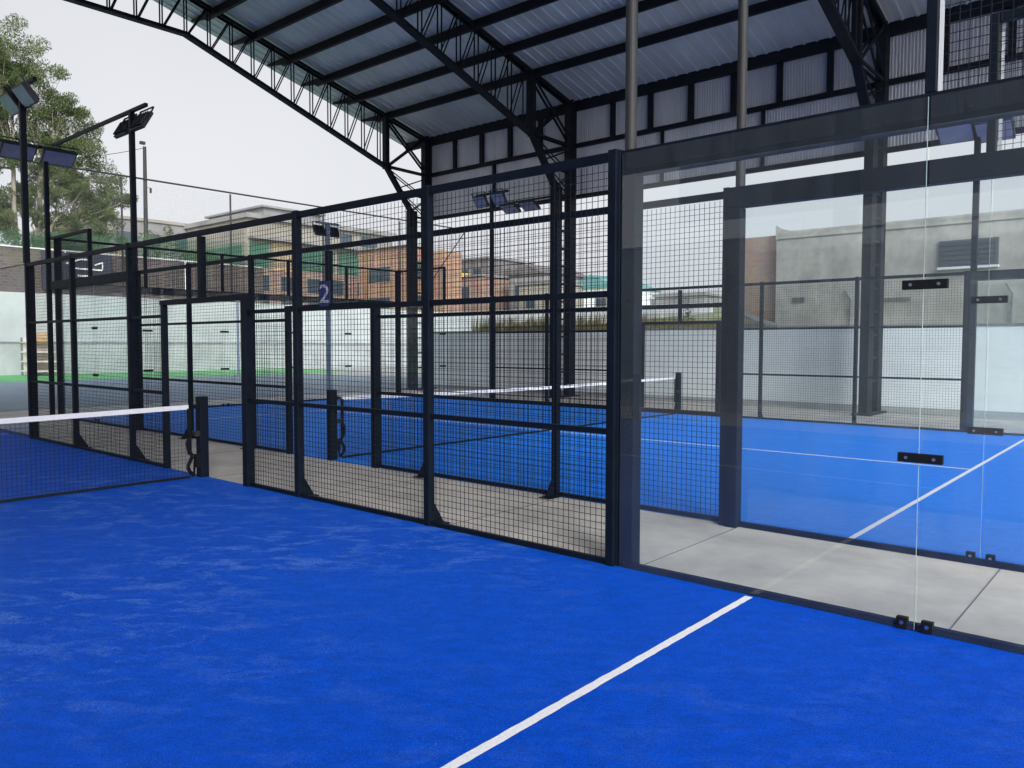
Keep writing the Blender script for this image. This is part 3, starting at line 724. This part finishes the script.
# orange brick block
t = thing('brick_house', (0, 45, 0), 'orange brick block with dark windows beyond the courts', 'house')
MB().box(-54, 0, 4, -42.0, 2.4, 10.2).build('wall', M['brick_orange'], t)
MB().box(-54.1, -.1, 10.2, -46.5, 2.3, 10.9).build('roof', M['brick_orange'], t)
MB().box(-54.3, -.4, 10.9, -46.3, 2.5, 11.05).build('roof_slab', greyw, t)
windows(t, 'y', 0, [(-52.4, -49.2), (-46.2, -43.9)], [(7.8, 9.2), (5.2, 6.2)])
# green and cream building on the terrace
t = thing('apartment_building', (-60, 32, 4), 'long cream building with green lower band and grey flat roof', 'building')
MB().box(-30, 4.3, 5.0, 0, 22.5, 9.9).build('wall', cream, t)
MB().box(-30.02, 4.28, 0, .02, 22.52, 4.98).build('lower_wall', M['brick_brown'], t)
MB().box(-30.3, 4.0, 9.9, .5, 22.8, 10.35).build('roof_slab', greyw, t)
MB().box(-14, 8, 10.35, -3, 15, 11.7).build('penthouse', greyw, t)
MB().box(-14.4, 7.6, 11.7, -2.6, 15.4, 11.9).build('roof_slab', greyw, t)
for a, b, mm_ in ((4.5, 6.4, greenp), (9.9, 14.3, greenp), (15.0, 22.3, greenp)): MB().box(.003, a, 5.3, .12, b, 7.6).build('green_panel', mm_, t)
MB().box(.003, 7.0, 5.0, .10, 9.3, 7.8).build('orange_panel', mat('orange_render', (.5, .34, .22), .9), t)
MB().box(-.003+.01, 4.3, 7.9, .9, 22.5, 8.15).build('balcony_slab', greyw, t)
MB().box(-29, 4.18, 5.0, -1, 4.297, 7.4).build('green_panel', greenp, t)
windows(t, 'x', 0, [(18, 20.2), (15.2, 16.8)], [(8.4, 9.6)])
windows(t, 'x', 0, [(5, 6.6), (8, 9.6), (11, 12.6), (14, 15.6), (17.5, 19.5)], [(3.0, 4.5), (.6, 2.0)])
t = thing('low_building', (-72, 24, 4), 'low grey building with sloping parapet behind the shrubs', 'building')
MB().box(-20, 4, 0, 0, 14, 10.2).build('wall', greyw, t); MB().box(-20.2, 3.8, 10.2, .2, 14.2, 10.5).build('roof_slab', cream, t)
windows(t, 'x', 0, [(5, 6.5), (8, 9.5), (11, 12.5)], [(7.5, 9)])
# pink houses behind the tree
terra = mat('terracotta', (.50, .26, .19), .9, var=.2, vscale=.6)
pinkw = mat('pink_render', (.58, .42, .36), .9, var=.15, vscale=.5)
for i, (y, zz, lb) in enumerate(((18.6, 4.6, 'pink house with terracotta roof just right of the big tree'), (23.8, 5.0, 'second pink house, behind the slender utility pole'))):
    t = thing('terracotta_house', (-66, y, 4), lb, 'house', 'pink houses behind the tree')
    MB().box(-8, 0, 0, 0, 4.6, zz).build('wall', pinkw, t)
    MB().prism([(-.3, zz), (4.9, zz), (2.3, zz+1.5)], 'x', -8.3, .3).build('roof', terra, t)
    windows(t, 'x', 0, [(.8, 1.8), (2.9, 3.9)], [(zz-1.9, zz-.6)])
# houses on the slope
def house(x0, x1, y, z1, m, lb, roof=None, rm=None, zb=3, win=(), d=8):
    t = thing('hillside_house', (0, y, 0), lb, 'house', 'houses on the slope behind the courts')
    MB().box(x0, 0, zb, x1, d, z1).build('wall', m, t)
    if roof: MB().prism([(x0-.3, z1), (x1+.3, z1), ((x0+x1)/2, z1+roof)], 'y', -.3, d+.3).build('roof', rm, t)
    else: MB().box(x0-.2, -.2, z1, x1+.2, d, z1+.25).build('roof_slab', greyw, t)
    if win: windows(t, 'y', 0, win, [(z1-2.3, z1-1.0)] + ([(z1-5.0, z1-3.7)] if z1-zb > 6 else []))
    return t
darkm = mat('dark_weathered', (.14, .13, .13), .9, var=.3, vscale=.8)
teal = mat('teal_roof', (.10, .24, .24), .7); yel = mat('yellow_tarp', (.75, .48, .05), .7)
house(-55, -50.2, 60, 11.3, darkm, 'dark square unfinished house with flat roof above the brick terraces', win=[(-54.3, -53.2), (-52.4, -51.2)])
house(-57.5, -55.1, 59.0, 10.0, greyw, 'narrow grey house left of the dark square one', win=[(-57, -56)])
house(-54.8, -47.5, 56, 8.9, M['brick_brown'], 'wide low orange brick house in front of the dark one', win=[(-54, -52.6), (-50.5, -49.2)])
house(-49.8, -45.6, 61, 9.2, M['brick'], 'brick house with grey gable roof in the middle of the slope', .9, darkm, win=[(-49, -48)])
house(-45.4, -40.8, 58, 9.0, greyw, 'grey gabled house with rubble beside it', 1.1, darkm, win=[(-44.5, -43.4), (-42.6, -41.6)])
house(-41.5, -37.2, 55, 7.6, cream, 'pale low house left of the teal roof', win=[(-40.5, -39.4)])
house(-39.2, -33.2, 60, 7.3, M['white_wall'], 'white house under a teal gable roof', 1.4, teal, win=[(-38.4, -37.2), (-35.6, -34.4)])
house(-32.5, -27, 66, 6.6, greyw, 'low grey house right of the teal roof', win=[(-31.5, -30.3)])
o = MB().box(-52.5, 55.4, 8.95, -49.9, 57.5, 9.35).build('tarpaulin', yel); tag(o, 'yellow tarpaulin on the low orange brick house', 'tarpaulin')

# ------------------------------------------------------------------ vegetation
def leaf_mat(name, c1, c2):
    m = mat(name, c1, .6, 0, .3, col2=c2, vscale=.9, lo=.35, hi=.65)
    n = m.node_tree.nodes; l = m.node_tree.links; p = n['Principled BSDF']
    tl = n.new('ShaderNodeBsdfTranslucent'); tl.inputs[0].default_value = (*[min(1, c*1.6) for c in c2], 1)
    mx_ = n.new('ShaderNodeMixShader'); mx_.inputs[0].default_value = .3
    l.new(p.outputs[0], mx_.inputs[1]); l.new(tl.outputs[0], mx_.inputs[2]); l.new(mx_.outputs[0], n['Material Output'].inputs[0]); return m
bark = mat('bark', (.26, .24, .19), .9, var=.3, vscale=3, stretch=(1, 1, .3))
leafA = leaf_mat('leaf_olive', (.045, .07, .025), (.11, .145, .055)); leafB = leaf_mat('leaf_light', (.07, .095, .035), (.14, .17, .075))
leafY = leaf_mat('weed_leaf', (.20, .21, .07), (.38, .33, .13))
def leaves(mb, c, r, n, size, rng, flat=.8):
    for _ in range(n):
        while True:
            q = Vector((rng.uniform(-1, 1), rng.uniform(-1, 1), rng.uniform(-1, 1)))
            if q.length < 1: break
        p = Vector(c)+Vector((q.x*r, q.y*r, q.z*r*flat))
        a = Vector((rng.gauss(0, 1), rng.gauss(0, 1), rng.gauss(0, 1)-.6)).normalized()
        b = a.cross(Vector((rng.gauss(0, 1), rng.gauss(0, 1), rng.gauss(0, 1)))).normalized()
        s = size*rng.uniform(.6, 1.4)
        mb.quad(p-a*s, p+b*s*.32, p+a*s, p-b*s*.32)
def tree():
    t = thing('eucalyptus_tree', (-50, 14, 4.2), 'tall airy tree with pale trunks rising behind the far left wall', 'tree')
    rng = random.Random(11); base = Vector((0, 0, 0))
    tk = MB(); tips = []
    def limb(a, b, r0, r1, wig=.25, seg=4):
        p = Vector(a); pts = [p]
        for i in range(1, seg+1):
            q = Vector(a).lerp(Vector(b), i/seg)
            if i < seg: q += Vector((rng.uniform(-wig, wig), rng.uniform(-wig, wig), rng.uniform(-wig, wig)*.4))
            pts.append(q)
        for i in range(seg): tk.tube(pts[i], pts[i+1], r0+(r1-r0)*i/seg, r0+(r1-r0)*(i+1)/seg, 8, False)
        return pts
    # (Y, Z) outline of the crown, relative; crown clumps by hand so the outline is the photograph's
    main = [((0, -.55, 0), (0, -.6, 9)), ((0, .35, 0), (0, .9, 8.2)), ((.6, -4.6, 0), (.5, -4.6, 8.5))]
    m1 = limb(*main[0], .22, .13); m2 = limb(*main[1], .30, .15); m3 = limb(*main[2], .3, .15)
    clumps = [(-.2, .0, 17.0, 1.5), (0, -1.9, 16.0, 1.6), (.4, 1.1, 15.5, 1.3), (0, -3.4, 15.0, 1.8), (-.4, -.6, 15.0, 1.6), (.3, 1.9, 13.4, 1.3), (0, 3.0, 12.6, 1.4),
              (-.5, .6, 13.4, 1.5), (.2, -1.8, 13.4, 1.5), (0, 4.2, 11.4, 1.4), (.4, 2.6, 10.9, 1.5), (0, 5.2, 9.7, 1.3), (.3, 5.9, 8.1, 1.1), (-.3, 4.4, 8.7, 1.3), (.0, 4.9, 6.6, 1.2), (.4, 3.5, 6.2, 1.3),
              (0, 1.2, 11.4, 1.3), (-.4, -1.2, 11.4, 1.2), (.3, 2.4, 7.4, 1.0), (0, 1.9, 5.6, 1.2), (-.3, -2.6, 7.0, 1.4), (.2, -1.9, 5.2, 1.1), (0, -3.9, 10.5, 1.8), (-.2, -5.5, 13, 2.2), (0, -6.5, 9.8, 2.2), (.3, -5.2, 6.4, 1.8), (0, .2, 6.4, .8), (0, 3.2, 4.6, .9), (.4, 4.4, 4.4, 1.1), (0, 5.4, 5.2, 1.0), (.3, 1.0, 4.0, 1.3), (0, 2.4, 8.9, 1.2), (.2, 3.9, 7.6, 1.1), (.3, -.6, 9.6, 1.2), (0, -2.9, 9.0, 1.3), (0, -1.0, 13.9, 1.4)]
    while len(clumps) < 78:
        y = rng.uniform(-6.5, 5.6); z = rng.uniform(4.2, 17)
        top = 17.6-.18*max(0, y)**2-1.0*max(0, y)*.5 if y > 0 else 17.4-.12*y*y
        if z < top-.6 and not (-1.4 < y < 2.2 and 3 < z < 7.5 and rng.random() < .6): clumps.append((rng.uniform(-1.5, 1.5), y, z, rng.uniform(.7, 1.15)))
    dk = MB(); lt = MB()
    for i, (x, y, z, r) in enumerate(clumps):
        src = m2 if y > .4 else (m1 if y > -3.2 else m3)
        k = src[2] if z < 9 else src[-1]
        e = Vector((x, y, z)); mid = limb(k, e, .085, .02, .35, 5)
        for _ in range(7):
            d = Vector((rng.gauss(0, 1), rng.gauss(0, 1), rng.gauss(0, .7))).normalized()*r*rng.uniform(.7, 1.15)
            limb(mid[3], e+d, .025, .008, .15, 3)
            leaves(dk if rng.random() < .55 else lt, e+d, r*.45, int(240*r), .085, rng)
        leaves(dk, e, r*.8, int(330*r), .085, rng); leaves(lt, e+Vector((0, 0, r*.4)), r*.6, int(120*r), .10, rng)
    tk.build('trunk', bark, t, smooth=True)
    dk.build('crown', leafA, t); lt.build('light_foliage', leafB, t)
tree()
def shrub(x, y, z, pts, lb, rng, name='shrub', lm=None, size=.09, grp=None, stem=.02):
    t = thing(name, (x, y, z), lb, 'shrub' if name != 'weed' else 'weed', grp)
    lf = MB(); st = MB()
    for (dy, dz, r, n) in pts:
        st.tube((0, dy*.3, 0), (0, dy, dz), stem, .008, 6, False); 
        leaves(lf, (0, dy, dz), r, n, size, rng, .9)
    st.build('stem', bark, t); lf.build('foliage', lm or leafA, t)
rng = random.Random(5)
shrub(-45, 21.2, 5.2, [(-1.2, 3.6, .8, 260), (-.4, 3.2, .8, 300), (.4, 3.9, .6, 180), (-.9, 2.2, .9, 350), (.9, 2.8, .7, 200), (.1, 4.4, .35, 70), (-1.6, 1.8, .7, 200)], 'loose bush beside the utility pole above the far wall', rng, size=.11)
shrub(-46, 24.4, 5.0, [(-.9, 3.0, .8, 380), (.2, 3.2, .8, 380), (1.2, 2.7, .8, 340), (-.2, 2.0, 1.0, 420)], 'rounded green bush right of the utility pole', rng, lm=leafB, size=.10)
shrub(-44, 9, 4.5, [(-1.5, 2.9, 1.1, 500), (.5, 3.0, 1.1, 500), (2.2, 2.9, 1.0, 400), (3.6, 2.5, .9, 300)], 'dense green bushes at the foot of the tall tree', rng, lm=leafA, size=.11)
# weeds behind the low white wall: uncountable
wd_ = MB()
for i in range(2600):
    x = rng.uniform(-11.6, -.9); y = 16.75+rng.uniform(0, .9); h = rng.uniform(.2, .85)*(1 if x < -3 else .7)
    dx = rng.uniform(-.1, .1); w2 = rng.uniform(.008, .022)
    wd_.quad((x-w2, y, 1.85), (x+w2, y, 1.85), (x+dx+w2*.5, y+.03, 1.95+h*.8), (x+dx, y+.04, 1.98+h))
for i in range(70):
    leaves(wd_, (rng.uniform(-11.4, -1.2), 17.1, 2.12+rng.uniform(0, .25)), .22, 26, .05, rng)
o = wd_.build('weeds', leafY); o['kind'] = 'stuff'; tag(o, 'yellow green weeds growing behind the low white wall', 'weeds')
MBk = MB().box(-12.5, 16.62, 1.0, 30, 17.4, 1.92)
struct('soil_bank', MBk, hillm)
t = thing('twig_bush', (-2.75, 17.4, 1.9), 'sparse leggy plant standing left of the brick wall behind the white wall', 'plant')
st = MB(); lf = MB()
for k in range(7):
    a = rng.uniform(-.25, .3); h = rng.uniform(.5, 1.2); st.tube((0, 0, 0), (a, 0, h), .012, .005, 5, False); leaves(lf, (a, 0, h), .12, 14, .05, rng); leaves(lf, (a*.6, 0, h*.6), .1, 8, .05, rng)
st.build('stem', bark, t); lf.build('foliage', leafA, t)

# utility pole and cables
t = thing('utility_pole', (-50, 22.0, 4.2), 'slender concrete utility pole with a lamp on top', 'utility pole')
MB().tube((0, 0, 0), (0, .05, 12.1), .19, .12, 12).build('pole', M['galv'], t)
MB().cbox((0, -.1, 12.35), (.25, .35, .2)).build('lamp_head', M['galv'], t)
MB().cbox((.2, .35, 8.9), (.12, .12, .35)).bar((0, 0, 9.1), (.2, .35, 9.1), .03, .03).build('insulator', M['galv'], t)
def cable(a, b, sag, lb, r=.02):
    pts = []
    for i in range(25):
        u = i/24; p = Vector(a).lerp(Vector(b), u); p.z -= sag*4*u*(1-u); pts.append(p)
    o = MB().poly_tube(pts, r, 5).build('cable', M['black']); tag(o, lb, 'cable')
cable((-50, 22.0, 16.2), (-52, 12, 14.2), .5, 'thin cable running from the utility pole towards the tall tree')

t = thing('tennis_post', (-28.6, 17.0, .01), 'thin dark upright post standing on the green strip in front of the pale wall', 'post')
MB().tube((0, 0, 0), (0, 0, 3.9), .07, .06, 10).build('post', M['greypole'], t)
MB().cbox((0, 0, .02), (.35, .35, .03)).build('base_plate', M['greypole'], t)
